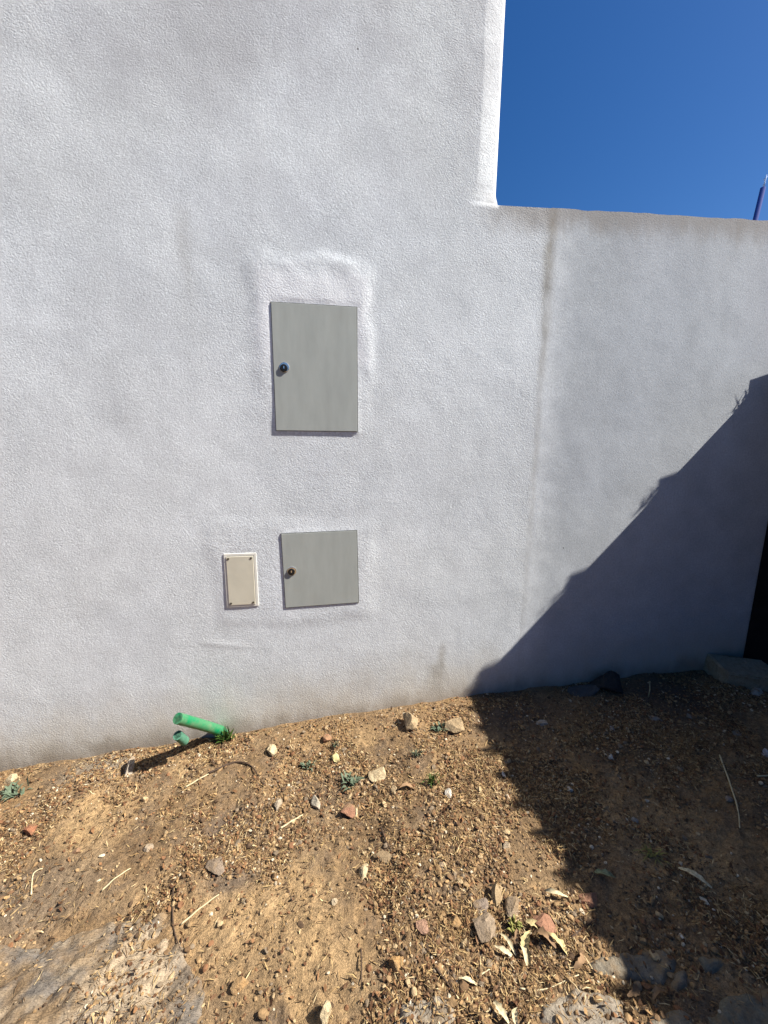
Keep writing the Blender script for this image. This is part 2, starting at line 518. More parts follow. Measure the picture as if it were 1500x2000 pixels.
# x0, x1, z0, z1, wall surface there
DOOR_RECTS = [(-0.240, 0.168, 1.562, 2.158, -0.0042), (-0.226, 0.170, 0.635, 1.052, -0.0035), (-0.522, -0.362, 0.656, 0.946, -0.0025)]

xs = np.unique(np.round(np.concatenate([np.arange(-6, -2.0, .25), np.arange(-2.0, .68, .012), np.arange(.68, XC, .004), [XC],
                                        np.arange(XC+.012, XJ-.006, .012), [XJ]]), 5))
zs = np.unique(np.round(np.concatenate([[-.8, -.5], np.arange(-.3, ZT-.006, .012), [ZT, ZT+.004], np.arange(ZT+.012, 3.9, .012), np.arange(3.9, 6.01, .15)]), 5))
WX, WZ = np.meshgrid(xs, zs, indexing='ij')
WY = wall_relief(WX, WZ)
WY = flat_under_doors(WX, WZ, WY)
# worn, rounded arris of the tall part above the low wall
width = 0.112 + 0.008*fbm(WZ*3, WZ*0+2, 77, 2) + 0.05*(1-sstep(ZT, ZT+0.10, WZ))
t = np.clip((WX-(XC-width))/width, 0, 1)
arr = 0.026*t**1.3
rc = 0.022
u = np.clip(WX-(XC-rc), 0, rc)
arr = arr + rc-np.sqrt(np.maximum(rc*rc-u*u, 0))
WY = WY + arr*np.where(WZ > ZT+.001, 0.25+0.75*sstep(ZT, ZT+0.07, WZ), 0)
WZ2 = WZ + SLOPE*np.maximum(WX-XC, 0)*np.maximum(0, 1-np.abs(WZ-ZT)/0.9)
nx, nz = len(xs), len(zs)
idx = np.arange(nx*nz).reshape(nx, nz)
Fw = grid_faces(nx, nz)
cx = ((WX[:-1, :-1]+WX[1:, 1:])/2).ravel(); cz = ((WZ[:-1, :-1]+WZ[1:, 1:])/2).ravel()
keep = ~((cx > XC) & (cz > ZT))
Fw = Fw[keep]
Vw = np.stack([WX, WY, WZ2], -1).reshape(-1, 3).tolist()
extra = []
def qv(*p):
    Vw.append(list(p)); return len(Vw)-1
jc = int(np.argmin(abs(xs-XC))); kt = int(np.argmin(abs(zs-ZT)))
# side return of the tall part, top ledge of the low part, closing faces behind
ycol = WY[jc, kt+1:]
depth_pts = [0.0, 0.35, 1.5, 6.0]
prev = None
for dpt in depth_pts:
    colv = [qv(XC, (WY[jc, k]+1e-4 if dpt == 0 else 0.06+dpt), WZ2[jc, k]) for k in range(kt, nz)]
    if prev:
        for a in range(len(colv)-1):
            extra.append((prev[a], colv[a], colv[a+1], prev[a+1]))
    prev = colv
led_f = [qv(xs[i], WY[i, kt]+.0004, WZ2[i, kt]-.0003) for i in range(jc, nx)]
led_b = [qv(xs[i], 0.25, WZ2[i, kt]) for i in range(jc, nx)]
for a in range(len(led_f)-1):
    extra.append((led_f[a], led_f[a+1], led_b[a+1], led_b[a]))
b0 = [qv(xs[i], 0.25, -0.8) for i in range(jc, nx)]
for a in range(len(b0)-1):
    extra.append((led_b[a], led_b[a+1], b0[a+1], b0[a]))
t0, t1, t2, t3 = qv(-6, 0.0, 6.0), qv(XC, 0.06, 6.0), qv(XC, 6.06, 6.0), qv(-6, 6.06, 6.0)
extra.append((t0, t1, t2, t3))
e0, e1 = qv(-6, 6.06, -0.8), qv(XC, 6.06, -0.8)
extra.append((t3, t2, e1, e0))
g0 = qv(XC, 0.25, -0.8); g1 = qv(XC, 0.25, ZT); g2 = qv(XC, 6.06, ZT)
extra.append((g0, e1, g2, g1))
l0 = qv(-6, 0, -0.8)
extra.append((l0, t0, t3, e0))
house = empty('house', (-1.0, 0.0, -0.1))
tag(house, 'tall white rendered house wall with a sunlit worn corner against the sky', 'house')
hw = np_obj('wall', np.array(Vw)-np.array([-1.0, 0, -0.1]), np.vstack([Fw, np.array(extra)]), M_HOUSE, house, True)

# garden wall
xs2 = np.unique(np.round(np.concatenate([[XJ+.0002], np.arange(XJ+.010, XJ+.07, .006), np.arange(XJ+.08, 3.0, .014), np.arange(3.0, 8.1, .4)]), 5))
zs2 = zs[zs <= ZT+1e-6]
X2, Z2 = np.meshgrid(xs2, zs2, indexing='ij')
Y2 = wall_relief(X2, Z2)*(1-0.4*sstep(XJ, XJ+.5, X2))
Z2b = Z2 + SLOPE*(np.minimum(X2, 4)-XC)*np.maximum(0, 1-np.abs(Z2-ZT)/0.9)
lip = (Z2 > ZT-0.02)
Z2b = Z2b + np.where((Z2 == ZT) & (X2 > XJ+.001), 0.004*fbm(X2*9, X2*0, 91, 3), 0)
n2x, n2z = len(xs2), len(zs2)
V2 = np.stack([X2, Y2, Z2b], -1).reshape(-1, 3).tolist()
F2 = grid_faces(n2x, n2z).tolist()
id2 = np.arange(n2x*n2z).reshape(n2x, n2z)
bt = []; bb = []; bf = []
for i in range(n2x):
    V2.append([xs2[i], Y2[i, -1]+.0004, Z2b[i, -1]-.0003]); bf.append(len(V2)-1)
    V2.append([xs2[i], 0.25, Z2b[i, -1]-0.004]); bt.append(len(V2)-1)
    V2.append([xs2[i], 0.25, -0.8]); bb.append(len(V2)-1)
for i in range(n2x-1):
    F2.append([bf[i], bf[i+1], bt[i+1], bt[i]])
    F2.append([bt[i], bt[i+1], bb[i+1], bb[i]])
V2 += [[XJ+.0002, 0.02, -0.8], [XJ+.0002, 0.02, ZT]]
F2.append([len(V2)-2, len(V2)-1, bt[0], bb[0]])
gw = empty('garden_wall', (2.0, 0.0, 0.0))
tag(gw, 'lower grey rendered boundary wall with a grimy top edge under the blue sky', 'wall')
np_obj('wall', np.array(V2)-np.array([2.0, 0, 0]), np.array(F2), M_GARDEN, gw, True)

# ------------------------------------------------------------------ lean-to at the right: black wall and tiled eave that casts the big shadow
EX, EZ = 2.66, 2.0
shed = empty('lean_to', (2.8, -1.5, 0.0))
tag(shed, 'black side wall at the right edge with a clay tiled eave', 'shed')
def at_shed(x, y, z): return (x-2.8, y+1.5, z)
bm = bmesh.new()
add_box(bm, 2.766-2.8, 4.6-2.8, -3.6+1.5, 0.0+1.5-.004, -0.4, EZ-0.035, 0.004)
bm_obj('wall', bm, M_SHED, shed)
bm = bmesh.new()
vs = [bm.verts.new(at_shed(*p)) for p in ((EX+.05, -3.7, EZ-.03), (EX+.05, -.006, EZ-.03), (4.65, -.006, EZ+.62), (4.65, -3.7, EZ+.62))]
ws = [bm.verts.new(v.co-Vector((0, 0, 0.03))) for v in vs]
bm.faces.new(vs); bm.faces.new(ws[::-1])
for a in range(4): bm.faces.new((vs[a], ws[a], ws[(a+1) % 4], vs[(a+1) % 4]))
bm_obj('roof_deck', bm, M_SHED, shed)
PITCH_T = 0.147
def tile_mesh():
    # a flat pan with one tall narrow upstand at the joint
    s = np.array([0, .06, .099, .10, .13, .16, .20, .25, .31, .38, .5, .7, 1.0])
    h = np.array([0, 0, 0, .098, .066, .042, .022, .008, 0, 0, 0, 0, 0])+0.004
    L = 0.44; rp = 0.32
    V = []; Fq = []
    for lx in (0.0, L):
        for k, (a, b) in enumerate(zip(s, h)):
            V.append((lx, a*PITCH_T*0.995, b+lx*rp)); 
        for k, (a, b) in enumerate(zip(s, h)):
            V.append((lx, a*PITCH_T*0.995, b-0.011+lx*rp))
    n = len(s)
    for k in range(n-1):
        Fq += [(k, 2*n+k, 2*n+k+1, k+1), (n+k, n+k+1, 3*n+k+1, 3*n+k), (k, k+1, n+k+1, n+k), (2*n+k, 3*n+k, 3*n+k+1, 2*n+k+1)]
    Fq += [(0, n, 3*n, 2*n), (n-1, 3*n-1, 4*n-1, 2*n-1)][:1]
    return np_mesh('roof_tile', V, Fq, M_TILE, False)
tm = tile_mesh()
for row in range(3):
    for k in range(25):
        o = bpy.data.objects.new('roof_tile', tm)
        link(o, shed)
        y = -0.052-PITCH_T*k-PITCH_T*0.10+0.002*random.uniform(-1, 1)
        o.location = at_shed(EX+row*0.40+0.008*random.uniform(-1, 1), y, EZ-0.012+row*0.40*0.32+row*0.012+0.005*random.uniform(-1, 1))

# grass blades added along the unseen eave to fray its shadow edge
gr = np.random.default_rng(41)
gV = []; gF = []
for k in range(25):
    for _ in range(26):
        y_ = -0.052-PITCH_T*k-abs(gr.normal(0, .018)); x_ = EX+gr.uniform(-.01, .05)
        b_ = np.array(at_shed(x_, y_, EZ+0.01)); L_ = gr.uniform(.025, .075)
        t_ = b_+L_*np.array([gr.uniform(-.8, .1), gr.normal(0, .22), gr.uniform(.55, 1.0)])
        w_ = np.array([gr.uniform(.0015, .003), gr.uniform(.001, .003), 0])
        n_ = len(gV); gV += [b_-w_, b_+w_, t_]; gF.append((n_, n_+1, n_+2))
tag(np_obj('shadow_fringe_grass', gV, gF, plain('shadow_fringe_straw', (0.40, 0.31, 0.16), 0.8), shed), kind='stuff')

# ------------------------------------------------------------------ wall added behind the camera, out of view, to dim the ambient light
bm = bmesh.new()
add_box(bm, -12, 12, -0.25, 0.0, -0.6, 2.5, 0.02)
opp = empty('added_shade_wall', (0, -8.0, 0))
tag(opp, 'long ochre wall added out of view to dim the ambient light', 'wall')
bm_obj('wall', bm, plain('added_wall_ochre', (0.22, 0.15, 0.08), 0.9, 0.1, var=0.15, scale=3), opp)

# ------------------------------------------------------------------ meter cabinets on the house wall
def cabinet(name, label, rect, yy, proud, rim_w, lock_pos, door_mat, rim_mat, skew=None):
    x0, x1, z0, z1 = rect
    cx, cz = (x0+x1)/2, (z0+z1)/2
    t = empty(name, (cx, yy, z0))
    tag(t, label, 'meter cabinet')
    def q(x, z): return (x-cx, z-z0)
    w, h = x1-x0, z1-z0
    bm = bmesh.new()
    # recessed rim: four bars round the door
    g = 0.004
    for (a, b, c, d) in ((-w/2, -w/2+rim_w, 0, h), (w/2-rim_w, w/2, 0, h), (-w/2+rim_w, w/2-rim_w, 0, rim_w), (-w/2+rim_w, w/2-rim_w, h-rim_w, h)):
        add_box(bm, a, b, -proud*0.45, 0.012, c, d)
    bm_obj('rim', bm, rim_mat, t)
    bm = bmesh.new()
    add_box(bm, -w/2+rim_w*.35, w/2-rim_w*.75, -proud, -proud*0.45-0.0006, rim_w*.35, h-rim_w*.6, 0.0012)
    # turned-in fold line along the hinge side and the top
    d = bm_obj('door', bm, door_mat, t)
    lx, lz = lock_pos[0]-cx, lock_pos[1]-z0
    bm = bmesh.new()
    add_tube(bm, [(lx+.002, -proud+.0005, lz+.003), (lx+.002, -proud-.0022, lz+.003), (lx+.002, -proud-.0030, lz+.003)], [0.023, 0.023, 0.021], 24)
    lk = bm_obj('lock', bm, M_CHROME, t)
    bm = bmesh.new()
    add_tube(bm, [(lx-.001, -proud-.0028, lz-.001), (lx-.001, -proud-.0060, lz-.001), (lx-.001, -proud-.0068, lz-.001)], [0.0185, 0.0175, 0.014], 24)
    bm_obj('lock_barrel', bm, M_BLACK, lk)
    bm = bmesh.new()
    add_box(bm, lx-.003, lx+.002, -proud-.0076, -proud-.0067, lz-.004, lz+.008)
    bm_obj('keyhole', bm, M_CHROME, lk)
    return t
cabinet('meter_cabinet', 'large upright grey-green meter cabinet door with a black lock in a plaster surround', (-0.238, 0.168, 1.565, 2.157), -0.0042, 0.0042, 0.006, (-0.187, 1.862), M_DOOR, M_DOORFRAME)
low_ = cabinet('meter_cabinet', 'squarish grey-green meter door low on the wall below the large one', (-0.226, 0.170, 0.640, 1.050), -0.0035, 0.0042, 0.006, (-0.182, 0.842), M_DOOR, M_DOORFRAME)

low_.rotation_euler = (0, -0.02, 0)

x0, x1, z0, z1 = -0.522, -0.362, 0.657, 0.946
t = empty('junction_box', ((x0+x1)/2, -0.0025, z0))
tag(t, 'small beige cover plate with cream rim and corner screws on the white wall', 'junction box')
w, h = x1-x0, z1-z0
bm = bmesh.new()
rw = 0.012
for (a, b, c, d) in ((-w/2, -w/2+rw, 0, h), (w/2-rw, w/2, 0, h), (-w/2+rw, w/2-rw, 0, rw), (-w/2+rw, w/2-rw, h-rw, h)):
    add_box(bm, a, b, -0.0035, 0.01, c, d, 0.0008)
bm_obj('rim', bm, M_COVERRIM, t)
bm = bmesh.new()
add_box(bm, -w/2+rw-.001, w/2-rw-.003, -0.0062, 0.0, rw-.001, h-rw-.003, 0.0015)
cv = bm_obj('cover', bm, M_COVER, t)
for sx in (-w/2+rw+.010, w/2-rw-.014):
    for sz in (rw+.010, h-rw-.014):
        bm = bmesh.new()
        add_tube(bm, [(sx, -.006, sz), (sx, -.0078, sz)], 0.0055, 12)
        bm_obj('screw', bm, M_SCREW, cv)

# ------------------------------------------------------------------ green conduit at the foot of the wall
root = np.array([-0.585, 0.012, -0.085]); tip = CAM+1.83*ray(347, 1403)
t = empty('conduit', (-0.60, -0.01, -0.08))
tag(t, 'bright green pipe end sticking up out of the soil against the white wall', 'pipe')
O = np.array([-0.60, -0.01, -0.08])
bm = bmesh.new()
N = 60
ax = (tip-root)/np.linalg.norm(tip-root)
pts = []; rr = []
for i in range(N+1):
    f = -0.25+1.25*i/N
    sag = 0.003*math.sin(math.pi*max(f, 0))
    pts.append(root+(tip-root)*f + np.array([0, 0, sag])-O)
    rr.append(0.0255+0.0006*math.sin(i*math.pi*0.9))
rings = add_tube(bm, pts, rr, 20, cap=False)
outer = add_tube(bm, [pts[-1], np.array(pts[-1])+(np.array(pts[-1])-np.array(pts[-2]))*.02], [rr[-1], rr[-1]], 20, cap=False)
lip = add_tube(bm, [np.array(pts[-1])+(np.array(pts[-1])-np.array(pts[-2]))*.02, pts[-2]], [0.0222, 0.0222], 20, cap=False)
for k in range(20):
    bm.faces.new([bm.verts.new(q.co) for q in (outer[-1][k], outer[-1][(k+1) % 20], lip[0][(k+1) % 20], lip[0][k])])
bm_obj('tube', bm, M_PIPE, t, True)
bm = bmesh.new()
inner = add_tube(bm, [pts[-2], pts[-30]], [0.0218, 0.0218], 20, cap=False)
bm.faces.new(inner[1])
bm_obj('bore', bm, M_BORE_SHADE, t, False)

t = empty('conduit', (-0.835, -0.045, -0.10))
tag(t, 'short pale green pipe stub with a round open end under the bright green pipe', 'pipe')
bm = bmesh.new()
O2 = np.array([-0.835, -0.045, -0.10])
p1 = CAM+1.87*ray(347, 1436)-O2; p0 = p1+np.array([0.01, 0.05, -0.075])
pm = p1+(p0-p1)*0.35
r1 = add_tube(bm, [p0, (p0+p1)/2, p1], 0.0215, 20, cap=False)
r2 = add_tube(bm, [p1, pm], 0.0160, 20, cap=False)
for k in range(20):
    bm.faces.new([bm.verts.new(q.co) for q in (r1[-1][k], r1[-1][(k+1) % 20], r2[0][(k+1) % 20], r2[0][k])])
bm_obj('tube', bm, M_RING, t, True)
bm = bmesh.new()
add_tube(bm, [pm, p1+(p0-p1)*0.5], 0.0163, 20, cap=True)
bm_obj('bore', bm, M_BORE_SHADE, t, False)

# ------------------------------------------------------------------ blue pole beyond the wall
pz = np.array([4.086, 1.5, 3.63]); pt = np.array([4.118, 1.5, 3.905])
dirp = (pt-pz)/np.linalg.norm(pt-pz)
foot = pt-dirp*((pt[2]+0.1)/dirp[2])
t = empty('pole', foot)
tag(t, 'slim dark blue leaning pole rising behind the boundary wall', 'pole')
bm = bmesh.new()
add_tube(bm, [(0, 0, -0.2), pt-foot], 0.021, 12)
bm_obj('mast', bm, M_POLE, t, True)
bm = bmesh.new()
add_tube(bm, [pt-foot+np.array([0, 0, -.02]), pt-foot+dirp*0.11+np.array([.004, 0, 0])], [0.007, 0.004], 8)
for s_, a in ((.03, 0.9), (.055, -0.7), (.08, 1.2)):
    b_ = pt-foot+dirp*s_
    add_tube(bm, [b_-np.array([.035*a*.5, 0, .012]), b_+np.array([.035*a*.5, 0, .016])], 0.0022, 6)
bm_obj('tip', bm, M_PALE, t, True)

# ------------------------------------------------------------------ stones
def ico(sub):
    bm = bmesh.new()
    bmesh.ops.create_icosphere(bm, subdivisions=sub, radius=1.0)
    V = np.array([v.co[:] for v in bm.verts]); Fq = np.array([[v.index for v in f.verts] for f in bm.faces])
    bm.free()
    return V, Fq
ICO = {k: ico(k) for k in (1, 2, 3, 4)}

def rock_shape(r, sub, cuts, tight=(0.55, 0.9)):
    V, Fq = ICO[sub]
    V = V.copy()
    for _ in range(cuts):
        n = r.normal(size=3); n /= np.linalg.norm(n)
        d = r.uniform(*tight)
        e = np.maximum(V @ n - d, 0)
        V -= e[:, None]*n[None, :]
    V *= 1+0.05*r.normal(size=(len(V), 1))*(0.5 if sub > 2 else 1)
    V /= np.abs(V).max(0)
    return V, Fq

def stone(px, py, wpx, hpx, color, label, cat='stone', name='stone', flat=0.6, sink=0.30, group='loose stones on the soil', turn=None, seed=None):
    """wpx, hpx: size of the stone's outline in photograph pixels"""
    r = np.random.default_rng(seed if seed is not None else int(px*7+py*13))
    p = on_ground(px, py+hpx*0.30)
    m = px_size(p)
    sx = wpx*m/2; sz = max(hpx*m/2*flat, 0.006); sy = max(hpx*m/2*1.15, sx*0.55)
    V, Fq = rock_shape(r, 3, 15, (0.38, 0.8))
    V = V*np.array([sx, sy, sz])
    a = turn if turn is not None else r.uniform(-0.35, 0.35)
    c, s_ = math.cos(a), math.sin(a)
    V = V @ np.array([[c, s_, 0], [-s_, c, 0], [0, 0, 1]])
    o = np_obj(name, V, Fq, rock_mat(color, 0.75 if max(color) > .1 else 0.0), None, False)
    o.location = (p[0], min(p[1], -sy*0.8), p[2]+sz*(1-2*sink))
    o.rotation_euler = (r.uniform(-.15, .25), r.uniform(-.2, .2), 0)
    return tag(o, label, cat, group)

CREAM = (0.49, 0.385, 0.225); BUFF = (0.36, 0.26, 0.145); TAN = (0.32, 0.225, 0.125); WHITE = (0.60, 0.54, 0.44)
GREYP = (0.29, 0.215, 0.14); RED = (0.29, 0.145, 0.085); OCHRE = (0.37, 0.215, 0.085); GREY = (0.24, 0.225, 0.195)
STONES = [
 (533, 1460, 30, 26, CREAM, 'pale cream blocky stone by the wall, right of the green pipe', .8),
 (742, 1508, 44, 32, CREAM, 'tilted flat cream stone casting a dark hollow shadow in the sunlit soil', .8),
 (800, 1402, 34, 38, BUFF, 'upright buff stone leaning at the foot of the white wall', .9),
 (890, 1416, 42, 34, BUFF, 'rounded tan stone where the big shadow edge meets the wall foot', .8),
 (656, 1480, 19, 18, (0.52, 0.44, 0.20), 'small yellowish stone below the wall between two green weeds', .8),
 (875, 1548, 15, 17, WHITE, 'small white pebble just below the bright green grass tuft', .8),
 (679, 1578, 38, 26, RED, 'reddish brown broken stone under the grey-green weed', .8),
 (711, 1700, 20, 24, CREAM, 'lone cream pebble in the middle of the sunlit soil', .8),
 (945, 1808, 48, 44, GREYP, 'blocky grey-pink stone in the rubble pile, left of the pale leaves', .85),
 (1060, 1797, 52, 36, RED, 'brick red chunk at the right end of the rubble pile', .7),
 (1000, 1772, 36, 32, GREYP, 'greyish angular stone in the rubble, left of the brick red chunk', .8),
 (970, 1745, 30, 32, BUFF, 'tan stone topmost in the sunlit rubble pile', .8),
 (939, 1766, 34, 24, (0.25, 0.19, 0.14), 'mauve-grey stone above the blocky grey-pink stone', .8),
 (635, 1984, 26, 36, CREAM, 'upright cream stone at the bottom edge of the sunlit soil', 1.1),
 (468, 1919, 34, 24, OCHRE, 'orange-tan lump beside the weathered rock outcrop', .8),
 (777, 1880, 34, 34, OCHRE, 'orange yellow stone lying left of the rubble pile near the bottom', .8),
 (826, 1808, 26, 24, (0.37, 0.215, 0.135), 'pinkish stone left of the rubble pile', .8),
 (892, 1801, 26, 22, OCHRE, 'small orange stone touching the blocky grey-pink stone', .8),
 (1150, 1755, 44, 26, RED, 'dull red stone lying in the shade right of the rubble', .6),
 (1280, 1402, 30, 15, GREY, 'pale flat stone in the shade before the wall', .6),
 (1063, 1411, 34, 14, (0.42, 0.38, 0.32), 'long whitish flat stone in the shade below the wall', .6),
 (1193, 1478, 12, 11, WHITE, 'white pebble in the upper shade', .8),
 (1112, 1541, 12, 11, WHITE, 'white pebble in the middle of the shaded soil', .8),
 (983, 1511, 11, 11, WHITE, 'white pebble just inside the scalloped shadow edge', .8),
 (1330, 1831, 11, 10, WHITE, 'tiny white pebble in the shade above the grey flagstones', .8),
 (255, 1499, 18, 32, (0.42, 0.36, 0.28), 'whitish upright stone at the end of the pipe shadow', 1.1),
 (21, 1520, 28, 20, CREAM, 'cream stone at the left edge under the wall foot', .8),
 (545, 1568, 18, 24, (0.36, 0.29, 0.20), 'dull cream pebble in the soil below the blocky cream stone', .8),
 (618, 1568, 18, 26, (0.42, 0.36, 0.26), 'pale upright chip left of the reddish brown stone', .9),
 (696, 1584, 12, 20, CREAM, 'narrow cream chip touching the reddish brown stone on its right', .9),
 (768, 1543, 18, 16, BUFF, 'small buff chip below the tilted flat cream stone', .8),
 (745, 1670, 44, 22, (0.24, 0.17, 0.095), 'brown flat stone half buried above the lone cream pebble', .5),
 (425, 1678, 44, 40, (0.24, 0.18, 0.125), 'mauve-grey flat stone sunk in the soil of the left half', .35),
 (1496, 1470, 18, 22, (0.40, 0.42, 0.48), 'pale bluish stone at the right edge in the shade', .8),
 (1480, 1352, 44, 14, (0.36, 0.35, 0.31), 'pale flat chip below the concrete block at the right', .5),
 (1438, 1430, 26, 12, GREY, 'grey flat chip in the shade near the right edge', .5),
 (1345, 1398, 16, 12, GREY, 'small grey stone in the shade right of the pale flat stone', .7),
 (60, 1620, 26, 24, (0.28, 0.12, 0.06), 'rusty brown lump at the left edge of the soil', .8),
 (640, 1440, 20, 16, (0.30, 0.14, 0.075), 'rusty chip against the wall foot left of the upright buff stone', .8),
 (1195, 1422, 18, 13, (0.30, 0.26, 0.22), 'dull beige chip in the shade under the slate', .7),
 (865, 1685, 20, 15, (0.38, 0.28, 0.18), 'tan chip in gravel left of the shadow edge', .8),
 (990, 1650, 18, 14, (0.42, 0.33, 0.22), 'pale tan chip beside the scalloped shadow edge', .8),
 (655, 1760, 16, 13, (0.48, 0.38, 0.24), 'small pale pebble on the bare ochre patch', .8),
 (290, 1655, 20, 14, (0.36, 0.28, 0.19), 'dusty beige chip in the straw-strewn soil at left', .8),
 (150, 1660, 18, 14, (0.34, 0.20, 0.11), 'brown pebble below the bare patch at left', .8),
 (380, 1590, 16, 12, (0.34, 0.26, 0.17), 'beige pebble below the bright green pipe', .8),
 (480, 1760, 15, 12, (0.45, 0.36, 0.23), 'pale pebble on the bare ochre ground by the long straw', .8),
 (1240, 1600, 14, 11, (0.30, 0.26, 0.21), 'grey-brown pebble in the centre of the shade', .8),
 (1420, 1560, 18, 12, (0.25, 0.20, 0.16), 'dark brown chip in the shade at the right', .7),
]
for row in STONES:
    stone(*row[:6], flat=row[6])

# black jagged rock and flat slate against the wall, concrete block by the black wall
stone(1184, 1332, 56, 44, (0.04, 0.037, 0.033), 'black jagged rock leaning on the shaded wall foot', 'rock', 'rock', 1.15, 0.25, 'rocks at the wall foot', 0.2, 11)
stone(1135, 1346, 74, 15, (0.085, 0.08, 0.072), 'flat bluish slate in front of the black jagged rock', 'rock', 'rock', .7, 0.2, 'rocks at the wall foot', 0.05, 8)
p = on_ground(1475, 1350)
bm = bmesh.new()
add_box(bm, -0.16, 0.24, -0.11, 0.10, -0.06, 0.075, 0.012)
bmesh.ops.subdivide_edges(bm, edges=list(bm.edges), cuts=2, use_grid_fill=True)
for v in bm.verts: v.co += Vector((random.uniform(-1, 1), random.uniform(-1, 1), random.uniform(-1, 1)))*0.005
o = bm_obj('concrete_block', bm, M_CONCRETE)
o.location = (p[0]+0.05, -0.14, p[2]+0.02); o.rotation_euler = (0.08, 0.05, -0.35)
tag(o, 'rough grey concrete block lying at the foot of the black side wall', 'block')

# ------------------------------------------------------------------ outline slabs: weathered outcrop at bottom left, flagstones at bottom right
SLABS = []
def slab(name, poly, color_mat, height, label, cat, rough=0.006, step=0.008, seed=1, edge=0.018, group=None):
    P = np.array([on_ground(*q)[:2] for q in poly])
    c = P.mean(0)
    x0, y0 = P.min(0)-.02; x1, y1 = P.max(0)+.02
    gx_ = np.arange(x0, x1, step); gy_ = np.arange(y0, y1, step)
    A, B = np.meshgrid(gx_, gy_, indexing='ij')
    # signed distance to the outline
    d2 = np.full(A.shape, 1e9); inside = np.zeros(A.shape, bool)
    for i in range(len(P)):
        a = P[i]; b = P[(i+1) % len(P)]
        ab = b-a; tt = np.clip(((A-a[0])*ab[0]+(B-a[1])*ab[1])/(ab @ ab), 0, 1)
        d2 = np.minimum(d2, (A-a[0]-tt*ab[0])**2+(B-a[1]-tt*ab[1])**2)
        cond = ((a[1] > B) != (b[1] > B))
        with np.errstate(divide='ignore', invalid='ignore'):
            xi = a[0]+(B-a[1])*ab[0]/(ab[1] if abs(ab[1]) > 1e-12 else 1e-12)
        inside ^= cond & (A < xi)
    sd = np.where(inside, np.sqrt(d2), -np.sqrt(d2)) + edge*fbm(A*14, B*14, seed, 3)
    k = sstep(-0.012, 0.022, sd)
    top = height*(0.55+0.45*sstep(0, 0.15, sd)*1.0) + rough*fbm(A*11, B*11, seed+5, 4) + rough*0.5*fbm(A*40, B*40, seed+9, 3)
    streak = rough*1.0*fbm((A*0.75+B*0.66)*4, (-A*0.66+B*0.75)*38, seed+12, 3)
    base = ground_z(A, B)
    # a smooth plane under the noise of the soil, so that slabs lie flatter than the earth
    Zs = base + (-0.03)*(1-k) + k*(top+streak)
    SLABS.append((gx_, gy_, Zs, k))
    n0, n1 = A.shape
    Fq = grid_faces(n0, n1)
    kk = k.ravel()
    Fq = Fq[(kk[Fq] > 0.001).any(1)]
    V = np.stack([A, B, Zs], -1).reshape(-1, 3)
    used = np.unique(Fq); rem = np.full(len(V), -1); rem[used] = np.arange(len(used))
    org = np.array([c[0], c[1], float(ground_z(c[0], c[1]))])
    o = np_obj(name, V[used]-org, rem[Fq], color_mat, None, True)
    o.location = org
    return tag(o, label, cat, group)

def outcrop_material():
    T = NT('schist')
    # foliation runs from lower left to upper right of the view
    st = T.pos(rot=(0, 0, -0.85), scale=(5, 34, 5))
    lay = T.noise(st, 1.0, 5, 0.65, 0.5)
    lay2 = T.noise(T.pos(rot=(0, 0, -0.85), scale=(14, 90, 14)), 1.0, 4, 0.7, 0.3)
    P = T.pos()
    col = T.ramp(lay, [(0.32, (0.115, 0.10, 0.082)), (0.48, (0.155, 0.13, 0.102)), (0.60, (0.21, 0.168, 0.118)), (0.72, (0.32, 0.25, 0.165))])
    col = T.mix(1.0, col, T.ramp(lay2, [(0.3, 0.78), (0.7, 1.22)]), 'MULTIPLY')
    col = T.mix(T.ramp(T.noise(P, 7, 5, 0.65, .3), [(0.42, 0.0), (0.60, 0.85)]), col, (0.21, 0.135, 0.066))
    sep = T.n('ShaderNodeSeparateXYZ'); T.l(P, sep.inputs[0])
    pc = on_ground(265, 1915)
    dx = T.math('SUBTRACT', sep.outputs[0], float(pc[0])); dy = T.math('SUBTRACT', sep.outputs[1], float(pc[1]))
    d = T.math('SQRT', T.math('ADD', T.math('MULTIPLY', dx, dx), T.math('MULTIPLY', T.math('MULTIPLY', dy, dy), 1.6)))
    d = T.math('ADD', d, T.math('MULTIPLY_ADD', T.noise(P, 16, 5, 0.7), 0.30, -0.15))
    m = T.math('SUBTRACT', 1.0, smooth_range(T, d, 0.07, 0.19))
    col = T.mix(T.math('MULTIPLY', m, 0.85), col, (0.38, 0.29, 0.185))
    n3 = T.noise(P, 90, 4, 0.7)
    col = T.mix(1.0, col, T.ramp(n3, [(0.3, 0.75), (0.7, 1.25)]), 'MULTIPLY')
    b = T.bump(lay, 0.02); b = T.bump(lay2, 0.008, 1.0, b); b = T.bump(n3, 0.005, 1.0, b)
    T.l(b, T.b.inputs['Normal'])
    return T.out(col, 0.9)
slab('rock_outcrop', [(-120, 1830), (60, 1850), (180, 1810), (250, 1785), (340, 1795), (352, 1850), (400, 1880), (415, 1940), (395, 2060), (200, 2120), (-160, 2060)],
     outcrop_material(), 0.014, 'weathered grey schist outcrop with a pale patch breaking through the soil', 'rock', 0.011, 0.006, 3, edge=0.035)
M_FLAG = rock_mat((0.20, 0.17, 0.122)); M_FLAG2 = rock_mat((0.27, 0.225, 0.165)); M_FLAG3 = rock_mat((0.165, 0.15, 0.108))
